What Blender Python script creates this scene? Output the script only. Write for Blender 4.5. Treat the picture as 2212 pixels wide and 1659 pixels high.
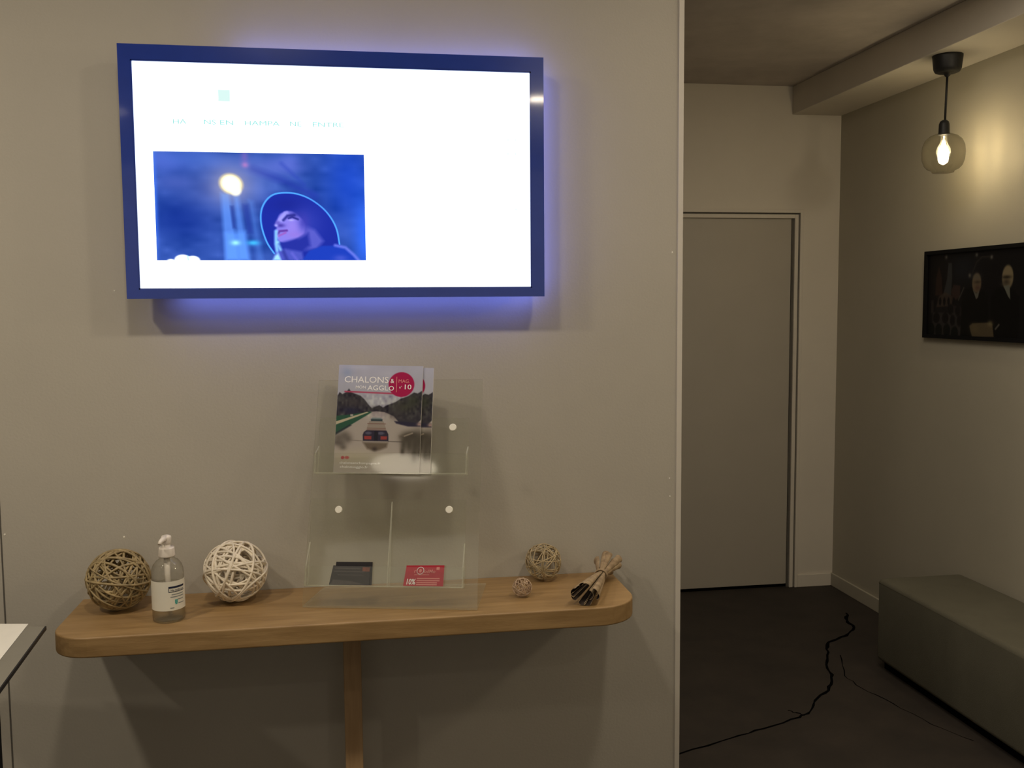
import bpy, bmesh, math, random
import numpy as np
from mathutils import Vector, Matrix

S = bpy.context.scene
for o in list(bpy.data.objects):
    bpy.data.objects.remove(o)
COL = S.collection
random.seed(7)
PI = math.pi

# ------------------------------------------------------------------ camera
YAW, PITCH, ROLL = 0.159566905, -0.0827883475, -0.00757711136
fw = Vector((math.sin(YAW)*math.cos(PITCH), math.cos(YAW)*math.cos(PITCH), math.sin(PITCH)))
rt = Vector((math.cos(YAW), -math.sin(YAW), 0))
up = rt.cross(fw)
rt2 = rt*math.cos(ROLL) + up*math.sin(ROLL)
up2 = -rt*math.sin(ROLL) + up*math.cos(ROLL)
cam_d = bpy.data.cameras.new('camera')
cam_d.sensor_width = 36.0
cam_d.sensor_fit = 'HORIZONTAL'
cam_d.lens = 2075.57/2212*36
cam_d.clip_start = 0.02
cam = bpy.data.objects.new('camera', cam_d)
COL.objects.link(cam)
m = Matrix((rt2, up2, -fw)).transposed().to_4x4()
m.translation = (0, -2.44666, 1.56)
cam.matrix_world = m
S.camera = cam

# ------------------------------------------------------------------ world, exposure
w = bpy.data.worlds.new('world')
S.world = w
w.use_nodes = True
w.node_tree.nodes['Background'].inputs[0].default_value = (0.9, 0.8, 0.65, 1)
w.node_tree.nodes['Background'].inputs[1].default_value = 0.0
S.view_settings.view_transform = 'Standard'
S.view_settings.look = 'None'
S.view_settings.exposure = 0.0
S.view_settings.gamma = 1.0
S.view_settings.use_curve_mapping = False
S.cycles.transparent_max_bounces = 40        # light reaches the shelf through all the clear sheets

# ------------------------------------------------------------------ lamps of the room and added fill lights
def downlight(loc, power, col=(1, .85, .64), size=.09):
    """recessed ceiling downlight or added fill: a small disc facing the floor"""
    d = bpy.data.lights.new('ceiling_downlight_or_fill', 'AREA')
    d.shape = 'DISK'; d.size = size; d.energy = power; d.color = col
    o = bpy.data.objects.new('ceiling_downlight_or_fill', d); o.location = loc
    COL.objects.link(o)
    return o
def point(loc, power, col=(1, .80, .52), rad=.03):
    d = bpy.data.lights.new('lamp_light', 'POINT')
    d.energy = power; d.color = col; d.shadow_soft_size = rad
    o = bpy.data.objects.new('lamp_light', d); o.location = loc
    COL.objects.link(o)
    return o
WARM = (1, .87, .69)
downlight((.78, -1.20, 2.67), 8, WARM, .15)           # row of three along the partition
downlight((-.27, -1.20, 2.67), 9, WARM, .15)
downlight((-1.31, -1.20, 2.67), 14, WARM, .15)
downlight((-2.30, -2.03, 2.67), 9, WARM, .15)
downlight((-1.47, -3.57, 2.67), 1.3, WARM, .42)
downlight((1.00, -2.98, 2.67), 3, WARM, .12)
downlight((1.35, .25, 2.67), 13, WARM, .9)             # added fill to brighten the passage, no known fitting
# added broad fill from the unseen back of the room
d = bpy.data.lights.new('rear_fill', 'AREA'); d.shape = 'RECTANGLE'; d.size = 4.6; d.size_y = 1.5; d.energy = 7; d.color = (1, .90, .76)
o = bpy.data.objects.new('rear_fill', d); o.location = (-.2, -4.5, 1.75); o.rotation_euler = (PI/2, 0, 0); COL.objects.link(o)
point((2.30, -1.05, 2.14), 18, (1, .84, .60), .08)     # the next pendant of the row over the bench

# ------------------------------------------------------------------ helpers
def lin(c):
    c = np.asarray(c, float)/255.0
    return np.where(c <= .04045, c/12.92, ((c+.055)/1.055)**2.4)
def L4(r, g, b):
    x = lin((r, g, b)); return (float(x[0]), float(x[1]), float(x[2]), 1)

class NT:
    def __init__(s, name):
        s.m = bpy.data.materials.new(name); s.m.use_nodes = True
        s.t = s.m.node_tree; s.t.nodes.clear()
        s.out = s.n('ShaderNodeOutputMaterial')
    def n(s, typ, **kw):
        nd = s.t.nodes.new(typ)
        for k, v in kw.items():
            if isinstance(k, str) and hasattr(nd, k): setattr(nd, k, v)
        return nd
    def l(s, a, b): s.t.links.new(a, b)

def mat(name, col, rough=.6, var=.0, scale=20, bump=.0, bscale=120, metal=0, coat=0, spec=.5, stretch=None, col2=None):
    T = NT(name)
    p = T.n('ShaderNodeBsdfPrincipled')
    p.inputs['Roughness'].default_value = rough
    p.inputs['Metallic'].default_value = metal
    p.inputs['Coat Weight'].default_value = coat
    p.inputs['Coat Roughness'].default_value = .05
    p.inputs['Specular IOR Level'].default_value = spec
    tc = T.n('ShaderNodeTexCoord')
    src = tc.outputs['Object']
    if stretch:
        mp = T.n('ShaderNodeMapping'); mp.inputs['Scale'].default_value = stretch
        T.l(src, mp.inputs[0]); src = mp.outputs[0]
    if var or col2:
        nz = T.n('ShaderNodeTexNoise'); nz.inputs['Scale'].default_value = scale
        nz.inputs['Detail'].default_value = 6; nz.inputs['Roughness'].default_value = .6
        T.l(src, nz.inputs['Vector'])
        rp = T.n('ShaderNodeValToRGB')
        c2 = col2 if col2 else tuple(x*(1+var) for x in col[:3])+(1,)
        c1 = col if col2 else tuple(x*(1-var) for x in col[:3])+(1,)
        rp.color_ramp.elements[0].color = c1; rp.color_ramp.elements[0].position = .3
        rp.color_ramp.elements[1].color = c2; rp.color_ramp.elements[1].position = .7
        T.l(nz.outputs['Fac'], rp.inputs[0]); T.l(rp.outputs[0], p.inputs['Base Color'])
    else:
        p.inputs['Base Color'].default_value = col
    if bump:
        nb = T.n('ShaderNodeTexNoise'); nb.inputs['Scale'].default_value = bscale
        nb.inputs['Detail'].default_value = 4
        T.l(src, nb.inputs['Vector'])
        b = T.n('ShaderNodeBump'); b.inputs['Strength'].default_value = bump
        b.inputs['Distance'].default_value = .004
        T.l(nb.outputs['Fac'], b.inputs['Height']); T.l(b.outputs[0], p.inputs['Normal'])
    T.l(p.outputs[0], T.out.inputs[0])
    return T.m

def emit(name, col, strength):
    T = NT(name); e = T.n('ShaderNodeEmission')
    e.inputs[0].default_value = col; e.inputs[1].default_value = strength
    T.l(e.outputs[0], T.out.inputs[0]); return T.m

def clear(name, tint=(.97, .98, .96, 1), haze=.04, hazecol=(.8, .8, .75, 1), ior=1.45, rough=.02, edge=None):
    """thin clear sheet: straight-through transmission, a fresnel reflection and a little surface haze"""
    T = NT(name)
    tr = T.n('ShaderNodeBsdfTransparent'); tr.inputs[0].default_value = tint
    gl = T.n('ShaderNodeBsdfGlossy'); gl.inputs['Roughness'].default_value = rough
    gl.inputs['Color'].default_value = (1, 1, 1, 1)
    df = T.n('ShaderNodeBsdfDiffuse'); df.inputs[0].default_value = hazecol
    lw = T.n('ShaderNodeLayerWeight'); lw.inputs[0].default_value = .5
    pw = T.n('ShaderNodeMath', operation='POWER'); pw.inputs[1].default_value = 5
    T.l(lw.outputs['Facing'], pw.inputs[0])
    fr = T.n('ShaderNodeMath', operation='MULTIPLY_ADD'); f0 = ((ior-1)/(ior+1))**2
    fr.inputs[1].default_value = .4; fr.inputs[2].default_value = f0
    T.l(pw.outputs[0], fr.inputs[0])
    if edge:                                     # longer path through the wall of the vessel at its rim
        p2 = T.n('ShaderNodeMath', operation='POWER'); p2.inputs[1].default_value = 2.5
        T.l(lw.outputs['Facing'], p2.inputs[0])
        mx = T.n('ShaderNodeMix', data_type='RGBA')
        mx.inputs[6].default_value = tint; mx.inputs[7].default_value = edge
        T.l(p2.outputs[0], mx.inputs[0]); T.l(mx.outputs[2], tr.inputs[0])
    m1 = T.n('ShaderNodeMixShader'); m1.inputs[0].default_value = haze
    T.l(tr.outputs[0], m1.inputs[1]); T.l(df.outputs[0], m1.inputs[2])
    m2 = T.n('ShaderNodeMixShader')
    T.l(fr.outputs[0], m2.inputs[0]); T.l(m1.outputs[0], m2.inputs[1]); T.l(gl.outputs[0], m2.inputs[2])
    T.l(m2.outputs[0], T.out.inputs[0]); return T.m

def print_mat(name, rough=.35, coat=0.0, emission=None, spec=.4):
    T = NT(name)
    at = T.n('ShaderNodeAttribute'); at.attribute_name = 'print'
    if emission:
        e = T.n('ShaderNodeEmission'); e.inputs[1].default_value = emission
        T.l(at.outputs['Color'], e.inputs[0]); T.l(e.outputs[0], T.out.inputs[0])
    else:
        p = T.n('ShaderNodeBsdfPrincipled'); p.inputs['Roughness'].default_value = rough
        p.inputs['Coat Weight'].default_value = coat; p.inputs['Specular IOR Level'].default_value = spec
        T.l(at.outputs['Color'], p.inputs['Base Color']); T.l(p.outputs[0], T.out.inputs[0])
    return T.m

class MB:
    def __init__(s): s.v = []; s.f = []; s.mi = []; s.sm = []
    def add(s, vs, fs, mi=0, smooth=False):
        b = len(s.v); s.v += [tuple(x) for x in vs]
        for f in fs:
            s.f.append(tuple(i+b for i in f)); s.mi.append(mi); s.sm.append(smooth)
    def box(s, x0, y0, z0, x1, y1, z1, mi=0):
        vs = [(x, y, z) for z in (z0, z1) for y in (y0, y1) for x in (x0, x1)]
        s.add(vs, [(0,2,3,1),(4,5,7,6),(0,1,5,4),(2,6,7,3),(0,4,6,2),(1,3,7,5)], mi)
    def hexa(s, base, top, mi=0, side=None):
        """two matching quads joined by four sides"""
        vs = list(base)+list(top); sm = mi if side is None else side
        s.add(vs, [(3,2,1,0),(4,5,6,7)], mi)
        s.add(vs, [(0,1,5,4),(1,2,6,5),(2,3,7,6),(3,0,4,7)], sm)
    def plate(s, P, n, t, mi=0, side=None):
        n = Vector(n)
        s.hexa([Vector(p) for p in P], [Vector(p)+n*t for p in P], mi, side)
    def tube(s, path, r, seg=8, closed=False, mi=0, cap=True, flat=None):
        P = [Vector(p) for p in path]; n = len(P)
        rr = r if isinstance(r, (list, tuple)) else [r]*n
        base = len(s.v); prev = None
        for i in range(n):
            a = P[(i-1) % n] if (closed or i > 0) else P[i]
            b = P[(i+1) % n] if (closed or i < n-1) else P[i]
            t = (b-a).normalized()
            if prev is None:
                prev = t.orthogonal().normalized() if flat is None else Vector(flat)
            u = flat[i] if isinstance(flat, list) else prev
            u = (u - t*u.dot(t)).normalized()
            prev = u
            v = t.cross(u)
            for k in range(seg):
                a2 = 2*PI*k/seg
                s.v.append(tuple(P[i] + u*(math.cos(a2)*rr[i]) + v*(math.sin(a2)*rr[i])))
        m_ = n if closed else n-1
        for i in range(m_):
            for k in range(seg):
                j = (i+1) % n
                s.f.append((base+i*seg+k, base+i*seg+(k+1) % seg, base+j*seg+(k+1) % seg, base+j*seg+k))
                s.mi.append(mi); s.sm.append(True)
        if cap and not closed:
            s.f.append(tuple(base+k for k in range(seg))[::-1]); s.mi.append(mi); s.sm.append(False)
            s.f.append(tuple(base+(n-1)*seg+k for k in range(seg))); s.mi.append(mi); s.sm.append(False)
    def lathe(s, prof, c, seg=40, mi=0, a0=0, a1=2*PI, smooth=True, axis=None):
        full = abs(a1-a0-2*PI) < 1e-6
        ns = seg if full else seg+1
        base = len(s.v); c = Vector(c)
        for (r, z) in prof:
            for k in range(ns):
                a = a0+(a1-a0)*k/seg
                s.v.append(tuple(c+Vector((r*math.cos(a), r*math.sin(a), z))))
        for i in range(len(prof)-1):
            for k in range(seg):
                k2 = (k+1) % ns
                s.f.append((base+i*ns+k, base+i*ns+k2, base+(i+1)*ns+k2, base+(i+1)*ns+k))
                s.mi.append(mi); s.sm.append(smooth)
    def prism(s, pts, z0, z1, mi=0):
        n = len(pts)
        vs = [(p[0], p[1], z0) for p in pts]+[(p[0], p[1], z1) for p in pts]
        s.add(vs, [tuple(range(n))[::-1], tuple(range(n, 2*n))]+[(i, (i+1) % n, n+(i+1) % n, n+i) for i in range(n)], mi)
    def build(s, name, mats, parent=None, bevel=0, bseg=2, subsurf=0, auto=False):
        me = bpy.data.meshes.new(name)
        off = parent_loc(parent)
        me.from_pydata([tuple(Vector(v)-off) for v in s.v], [], s.f)
        me.polygons.foreach_set('material_index', s.mi)
        me.polygons.foreach_set('use_smooth', s.sm)
        for x in (mats if isinstance(mats, (list, tuple)) else [mats]): me.materials.append(x)
        bm = bmesh.new(); bm.from_mesh(me)
        if bevel:
            es = [e for e in bm.edges if len(e.link_faces) == 2 and e.calc_face_angle(0) > .6]
            bmesh.ops.bevel(bm, geom=es, offset=bevel, segments=bseg, affect='EDGES', profile=.5, clamp_overlap=True)
        if s.f and all(len(e.link_faces) == 2 for e in bm.edges):
            bmesh.ops.recalc_face_normals(bm, faces=bm.faces)
        bm.to_mesh(me); bm.free()
        if bevel and auto:
            for p in me.polygons: p.use_smooth = True
        me.update()
        o = bpy.data.objects.new(name, me); COL.objects.link(o)
        if parent: o.parent = parent
        return o

def parent_loc(p):
    v = Vector((0, 0, 0))
    while p is not None:
        v += p.location; p = p.parent
    return v
def thing(name, label, cat, loc, group=None):
    o = bpy.data.objects.new(name, None); o.empty_display_size = .05
    COL.objects.link(o); o.location = loc
    o['label'] = label; o['category'] = cat
    if group: o['group'] = group
    return o
def struct(o, label=None):
    o['kind'] = 'structure'
    if label: o['label'] = label
    return o

_txt = {}
def text(s, name, origin, U, V, h, material, parent, N, align='LEFT', width=None, bold=0.0, depth=.0):
    """lettering as a thin mesh; h = capital height; origin on the baseline"""
    cu = bpy.data.curves.new('lettering', 'FONT'); cu.body = s; cu.align_x = align
    cu.size = 1.0; cu.offset = bold; cu.resolution_u = 3
    ob = bpy.data.objects.new('lettering_source', cu); COL.objects.link(ob)
    bpy.context.view_layer.update()
    me = bpy.data.meshes.new_from_object(ob.evaluated_get(bpy.context.evaluated_depsgraph_get()))
    bpy.data.objects.remove(ob); bpy.data.curves.remove(cu)
    co = np.zeros(len(me.vertices)*3); me.vertices.foreach_get('co', co); co = co.reshape(-1, 3)
    k = h/.69
    kx = k
    if width:
        kx = width/max(1e-6, co[:, 0].max()-co[:, 0].min())
    off = parent_loc(parent)
    O = np.array(Vector(origin)-off); U = np.array(U); V = np.array(V); Nn = np.array(N)
    P = O + co[:, :1]*kx*U + co[:, 1:2]*k*V + Nn*.0003
    me.vertices.foreach_set('co', P.ravel()); me.update()
    me.name = name; me.materials.clear(); me.materials.append(material)
    o = bpy.data.objects.new(name, me); COL.objects.link(o); o.parent = parent
    return o

# ------------------------------------------------------------------ painting of flat prints (posters, covers, screens)
class Canvas:
    def __init__(s, ext, w, h, bg):
        s.x0, s.y0, s.x1, s.y1 = ext; s.w = w; s.h = h
        s.X, s.Y = np.meshgrid(np.linspace(s.x0, s.x1, w), np.linspace(s.y0, s.y1, h))
        s.a = np.zeros((h, w, 3))+np.array(bg, float)
        s.rng = np.random.RandomState(3)
    def mix(s, m, col, al=1):
        m = (m*al)[..., None]; s.a = s.a*(1-m)+np.array(col, float)*m
    def poly(s, pts, col, soft=4, al=1):
        ins = np.zeros_like(s.X, bool); d = np.full_like(s.X, 1e9)
        n = len(pts)
        for i in range(n):
            (xa, ya), (xb, yb) = pts[i], pts[(i+1) % n]
            if ya != yb:
                c = ((ya > s.Y) != (yb > s.Y)) & (s.X < (xb-xa)*(s.Y-ya)/(yb-ya)+xa); ins ^= c
            d = np.minimum(d, s.seg(xa, ya, xb, yb))
        sd = np.where(ins, d, -d)
        s.mix(np.clip(sd/(2*soft)+.5, 0, 1), col, al)
    def seg(s, xa, ya, xb, yb):
        dx, dy = xb-xa, yb-ya; q = dx*dx+dy*dy+1e-9
        t = np.clip(((s.X-xa)*dx+(s.Y-ya)*dy)/q, 0, 1)
        return np.hypot(s.X-xa-t*dx, s.Y-ya-t*dy)
    def ell(s, cx, cy, rx, ry, col, soft=4, al=1, rot=0):
        c, n = math.cos(rot), math.sin(rot)
        dx, dy = s.X-cx, s.Y-cy
        u = (dx*c+dy*n)/rx; v = (-dx*n+dy*c)/ry
        r = np.sqrt(u*u+v*v); s.mix(np.clip((1-r)*min(rx, ry)/(2*soft)+.5, 0, 1), col, al)
    def line(s, pts, wd, col, soft=3, al=1):
        d = np.full_like(s.X, 1e9)
        for a, b in zip(pts[:-1], pts[1:]): d = np.minimum(d, s.seg(*a, *b))
        s.mix(np.clip((wd-d)/(2*soft)+.5, 0, 1), col, al)
    def blob(s, cx, cy, rx, ry, col, al=1, rot=0):
        c, n = math.cos(rot), math.sin(rot); dx, dy = s.X-cx, s.Y-cy
        s.mix(np.exp(-(((dx*c+dy*n)/rx)**2+((-dx*n+dy*c)/ry)**2)), col, al)
    def speck(s, amp, cells):
        g = s.rng.randn(cells, cells)
        yi = np.linspace(0, cells-1.001, s.h); xi = np.linspace(0, cells-1.001, s.w)
        y0 = yi.astype(int); x0 = xi.astype(int); fy = (yi-y0)[:, None]; fx = (xi-x0)[None]
        v = g[y0][:, x0]*(1-fy)*(1-fx)+g[y0+1][:, x0]*fy*(1-fx)+g[y0][:, x0+1]*(1-fy)*fx+g[y0+1][:, x0+1]*fy*fx
        return v*amp
    def sheet(s, name, TL, TR, BL, material, parent, N, lift=.0003):
        TL, TR, BL = Vector(TL), Vector(TR), Vector(BL)
        off = parent_loc(parent); o3 = np.array(TL-off); U = np.array(TR-TL); V = np.array(BL-TL); Nn = np.array(N)
        gx, gy = np.meshgrid(np.linspace(0, 1, s.w), np.linspace(0, 1, s.h))
        P = (o3+gx[..., None]*U+gy[..., None]*V+Nn*lift).reshape(-1, 3)
        i = np.arange(s.h*s.w).reshape(s.h, s.w)
        F = np.stack([i[:-1, :-1], i[1:, :-1], i[1:, 1:], i[:-1, 1:]], -1).reshape(-1, 4)
        me = bpy.data.meshes.new(name)
        me.vertices.add(len(P)); me.vertices.foreach_set('co', P.ravel())
        me.loops.add(F.size); me.loops.foreach_set('vertex_index', F.ravel().astype(np.int32))
        me.polygons.add(len(F)); me.polygons.foreach_set('loop_start', np.arange(0, F.size, 4, dtype=np.int32))
        me.update(calc_edges=True)
        c = np.ones((len(P), 4)); c[:, :3] = lin(np.clip(s.a, 0, 255)).reshape(-1, 3)
        at = me.color_attributes.new('print', 'FLOAT_COLOR', 'POINT'); at.data.foreach_set('color', c.ravel())
        me.materials.append(material); me.validate()
        o = bpy.data.objects.new(name, me); COL.objects.link(o); o.parent = parent
        return o

# ------------------------------------------------------------------ materials
M = {}
M['wall'] = mat('greige_wall_paint', (.455, .425, .365, 1), .75, var=.03, scale=3, bump=.12, bscale=160, spec=.25)
M['hall_wall'] = mat('hall_wall_paint', (.43, .40, .325, 1), .6, var=.03, scale=2.5, bump=.08, bscale=120, spec=.3)
M['ceiling'] = mat('bare_concrete', (.50, .45, .41, 1), .85, var=.16, scale=3.5, bump=.25, bscale=30)
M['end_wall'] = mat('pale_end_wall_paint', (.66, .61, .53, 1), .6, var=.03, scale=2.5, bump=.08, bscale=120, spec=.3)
M['white'] = mat('white_paint', (.62, .585, .50, 1), .5, var=.02, scale=6)
M['trim'] = mat('white_edge_profile', (.64, .60, .53, 1), .4, var=.02, scale=6)
M['floor'] = mat('dark_brown_floor', (.027, .020, .015, 1), .8, var=.25, scale=5, bump=.1, bscale=80)
M['crack'] = mat('crack_filler', (.003, .003, .003, 1), 1.0, spec=.0)
M['door'] = mat('grey_door_paint', (.42, .385, .325, 1), .5, var=.02, scale=5)
M['groove'] = mat('shadow_gap_rubber', (.10, .092, .078, 1), .8, var=.1)
M['bezel'] = mat('glossy_black_plastic_blue_glare', (.012, .040, .30, 1), .18, coat=.6, var=.05)  # black plastic with the blue screen glare put into its colour
M['casing'] = mat('black_plastic_casing', (.015, .016, .022, 1), .45, var=.1)
M['black'] = mat('matt_black_plastic', (.010, .010, .011, 1), .5, var=.1)
M['wood'] = mat('oiled_oak', (.25, .150, .058, 1), .5, stretch=(3, 26, 26), scale=2.2, col2=(.37, .235, .10, 1), bump=.08, bscale=14)
M['pine'] = mat('pale_pine', (.33, .205, .10, 1), .55, stretch=(30, 30, 2.5), scale=2.2, col2=(.44, .29, .15, 1), bump=.06, bscale=10)
M['tan_cane'] = mat('tan_cane', (.33, .25, .125, 1), .6, var=.35, scale=60)
M['white_cane'] = mat('white_washed_cane', (.78, .70, .56, 1), .6, var=.12, scale=50)
M['buff_cane'] = mat('buff_cane', (.42, .33, .19, 1), .6, var=.3, scale=60)
M['pink_cane'] = mat('rosy_cane', (.46, .33, .22, 1), .6, var=.3, scale=80)
M['bark'] = mat('dry_bark', (.20, .135, .075, 1), .75, stretch=(1, 1, 1), scale=50, col2=(.42, .31, .18, 1), bump=.3, bscale=90)
M['bark_in'] = mat('dark_bark_inside', (.040, .026, .018, 1), .85, var=.3, scale=50)
M['acrylic'] = clear('clear_acrylic', (.975, .98, .965, 1), .018, (.75, .73, .62, 1), rough=.05)
M['acrylic_edge'] = clear('frosted_acrylic_edge', (.90, .91, .86, 1), .22, (.85, .83, .70, 1))
M['pet'] = clear('clear_bottle_plastic', (.95, .955, .94, 1), .02, (.8, .8, .75, 1), 1.5, edge=(.62, .60, .54, 1))
M['gel'] = clear('clear_gel', (.90, .90, .86, 1), .02, (.7, .7, .65, 1), 1.33)
M['smoked'] = clear('smoked_globe_glass', (.66, .64, .59, 1), .012, (.6, .56, .45, 1), 1.5, edge=(.30, .27, .23, 1))
M['frame'] = mat('dull_black_frame', (.005, .005, .006, 1), .7, spec=.12)
M['screw'] = mat('white_screw_cap', (.88, .85, .74, 1), .4, var=.02)
M['plastic_white'] = mat('white_pump_plastic', (.82, .75, .66, 1), .35, var=.02)
M['label'] = mat('paper_label', (.80, .77, .66, 1), .5, var=.02)
M['ink_navy'] = mat('navy_ink', (.010, .016, .045, 1), .5, var=.02)
M['ink_grey'] = mat('grey_ink', (.28, .30, .29, 1), .5, var=.05)
M['ink_teal'] = mat('teal_ink', (.10, .40, .36, 1), .5, var=.05)
M['ink_white'] = mat('white_ink', (.86, .85, .85, 1), .4, var=.02)
M['ink_pink'] = mat('pink_ink', (.72, .26, .24, 1), .4, var=.05)
M['paper'] = mat('white_paper', (.82, .79, .70, 1), .6, var=.02)
M['red_card'] = mat('crimson_card', (.46, .012, .035, 1), .35, var=.04)
M['black_card'] = mat('black_card', (.014, .011, .014, 1), .4, var=.1)
M['card_rust'] = mat('rust_print', (.18, .045, .022, 1), .5, var=.3, scale=100)
M['card_grey'] = mat('dull_grey_print', (.055, .045, .046, 1), .5, var=.15, scale=100)
M['fabric'] = mat('grey_green_fabric', (.125, .118, .088, 1), .9, var=.06, scale=8, bump=.25, bscale=260, spec=.2)
M['table'] = mat('grey_table_laminate', (.22, .205, .165, 1), .5, var=.04, scale=20)
M['steel'] = mat('grey_steel', (.20, .19, .175, 1), .45, var=.05, metal=.3)
M['cover'] = print_mat('printed_cover', .22, .35)
M['poster'] = print_mat('printed_photograph', .5, 0.0, spec=.15)
M['screen_white'] = emit('lit_screen_white', (.80, .90, 1.0, 1), 2.6)
M['screen_print'] = print_mat('lit_screen_picture', emission=1.4)
M['screen_ink'] = emit('lit_screen_pale_text', L4(150, 228, 220), 1.0)
M['screen_square'] = emit('lit_screen_mint', L4(222, 252, 247), 1.0)
M['glare_strip'] = emit('added_blue_glare', (.16, .22, 1.0, 1), 9)  # added emitter imitating the blue glare around the screen
M['filament'] = emit('glowing_filament', (1, .78, .42, 1), 160)

# ================================================================== SETTING
XR, YE, ZC, XW = 2.567, 2.414, 2.69, .851       # side wall, end wall, ceiling height, free end of the partition
XL, YB = -2.9, -4.6
b = MB(); b.box(XL, YB, -.1, XR+.1, YE+.1, 0); fl = struct(b.build('floor', M['floor']))
b = MB(); b.box(XL-.1, YB-.1, ZC, XR+.1, YE+.1, ZC+.1); ce = struct(b.build('ceiling', M['ceiling']))
b = MB(); b.box(-.8555, 0, 0, XW-.004, .10, ZC); wf = struct(b.build('wall_front', M['wall']), 'greige partition wall carrying the television, ending at the passage')
b = MB(); b.box(XL, 0, 0, -1.80, .10, ZC); b.box(-1.80, 0, 2.10, -.8555, .10, ZC); struct(b.build('wall_front_2', M['wall']))
b = MB(); b.box(-1.80, .03, 0, -.8555, .07, 2.10); struct(b.build('opening_panel', M['black']), 'black panel filling the dark opening at the left end of the partition')  # plain black sheet standing in for a dark opening
b = MB(); b.box(-.880, -.002, 0, -.8585, .03, 2.10); struct(b.build('trim_4', M['wall'], bevel=.001), 'narrow jamb strip beside the black panel')
b = MB(); b.box(XR, YB, 0, XR+.1, YE+.1, ZC); wr = struct(b.build('wall_right', M['hall_wall']), 'side wall of the passage with pendant and dark picture')
b = MB()
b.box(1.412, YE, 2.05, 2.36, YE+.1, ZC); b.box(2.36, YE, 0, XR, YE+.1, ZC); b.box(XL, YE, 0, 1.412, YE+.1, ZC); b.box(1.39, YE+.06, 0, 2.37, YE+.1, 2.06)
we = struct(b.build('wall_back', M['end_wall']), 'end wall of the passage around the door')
b = MB(); b.box(XL-.1, YB, 0, XL, YE+.1, ZC); struct(b.build('wall_left', M['wall']))
b = MB(); b.box(XL, YB-.1, 0, XR+.1, YB, ZC); struct(b.build('wall_rear', M['wall']))
# boxed-in beam along the side wall
b = MB(); b.box(2.29, YB, 2.545, XR, YE, ZC); struct(b.build('trim_1', M['end_wall'], bevel=.003), 'boxed beam running along the top of the passage wall')
# edge profile closing the free end of the partition
b = MB(); b.box(.8375, -.003, 0, XW, 0, ZC); b.box(XW-.004, 0, 0, XW, .103, ZC); b.box(.838, .10, 0, XW, .103, ZC)
struct(b.build('trim_2', M['trim']), 'pale edge profile on the free end of the partition')
b = MB(); b.box(-.8585, -.0008, 0, -.8553, .02, 2.10); struct(b.build('trim_3', M['groove']), 'thin vertical joint in the wall above the table')
# baseboards
b = MB(); b.box(2.36, YE-.012, 0, XR-.012, YE, .07); struct(b.build('baseboard_back', M['end_wall'], bevel=.003))
b = MB(); b.box(XR-.012, YB, 0, XR, YE, .07); struct(b.build('baseboard_right', M['hall_wall'], bevel=.003))
# filled screw holes and nicks on the partition
for (x, z, r) in [(-.5741, 1.5997, .0028), (.8192, 1.0922, .003), (.8208, 1.0431, .003), (.823, 1.693, .003), (-.8487, 1.0153, .003), (-.5753, .9969, .0035)]:
    b = MB(); n = 8
    pts = [(x+r*math.cos(2*PI*k/n)*random.uniform(.6, 1.2), 0, z+r*math.sin(2*PI*k/n)*random.uniform(.6, 1.3)) for k in range(n)]
    b.add([(p[0], 0.0005, p[2]) for p in pts]+[(x+(p[0]-x)*.6, -.001, z+(p[2]-z)*.6) for p in pts],
          [tuple(range(n, 2*n))]+[(i, (i+1) % n, n+(i+1) % n, n+i) for i in range(n)])
    b.build('filled_screw_hole', M['screw'], wf)
# cracks in the floor: shallow dark seams with ragged edges
def crack(pts, w0, w1):
    P = []
    for a, c in zip(pts[:-1], pts[1:]):
        for k in range(4):
            t = k/4; j = .006 if k else .003
            P.append((a[0]+(c[0]-a[0])*t+random.uniform(-j, j), a[1]+(c[1]-a[1])*t+random.uniform(-j, j)))
    P.append(pts[-1])
    vs = []; n = len(P)
    for i, p in enumerate(P):
        q0 = P[max(0, i-1)]; q1 = P[min(n-1, i+1)]
        d = Vector((q1[0]-q0[0], q1[1]-q0[1])).normalized(); nr = Vector((-d.y, d.x))
        wd = (w0+(w1-w0)*i/n)*random.uniform(.5, 1.35)
        vs += [(p[0]+nr.x*wd, p[1]+nr.y*wd, .0008), (p[0]-nr.x*wd, p[1]-nr.y*wd, .0008)]
    b = MB(); b.add(vs, [(2*i+1, 2*i+3, 2*i+2, 2*i) for i in range(n-1)])
    return b.build('floor_crack', M['crack'], fl)
crack([(2.40, 1.944), (2.347, 1.841), (2.328, 1.737), (2.234, 1.639), (2.111, 1.574), (2.051, 1.459), (1.97, 1.317), (1.925, 1.179), (1.844, 1.057), (1.748, .978), (1.681, .883), (1.616, .843), (1.444, .776), (1.298, .721), (1.082, .64), (.9, .57)], .008, .004)
crack([(2.085, 1.413), (1.983, 1.186), (1.988, 1.064), (2.029, .896), (2.067, .699), (2.136, .552)], .0025, .0015)
crack([(1.60, .91), (1.624, .885), (1.644, .855)], .002, .005)

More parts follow.
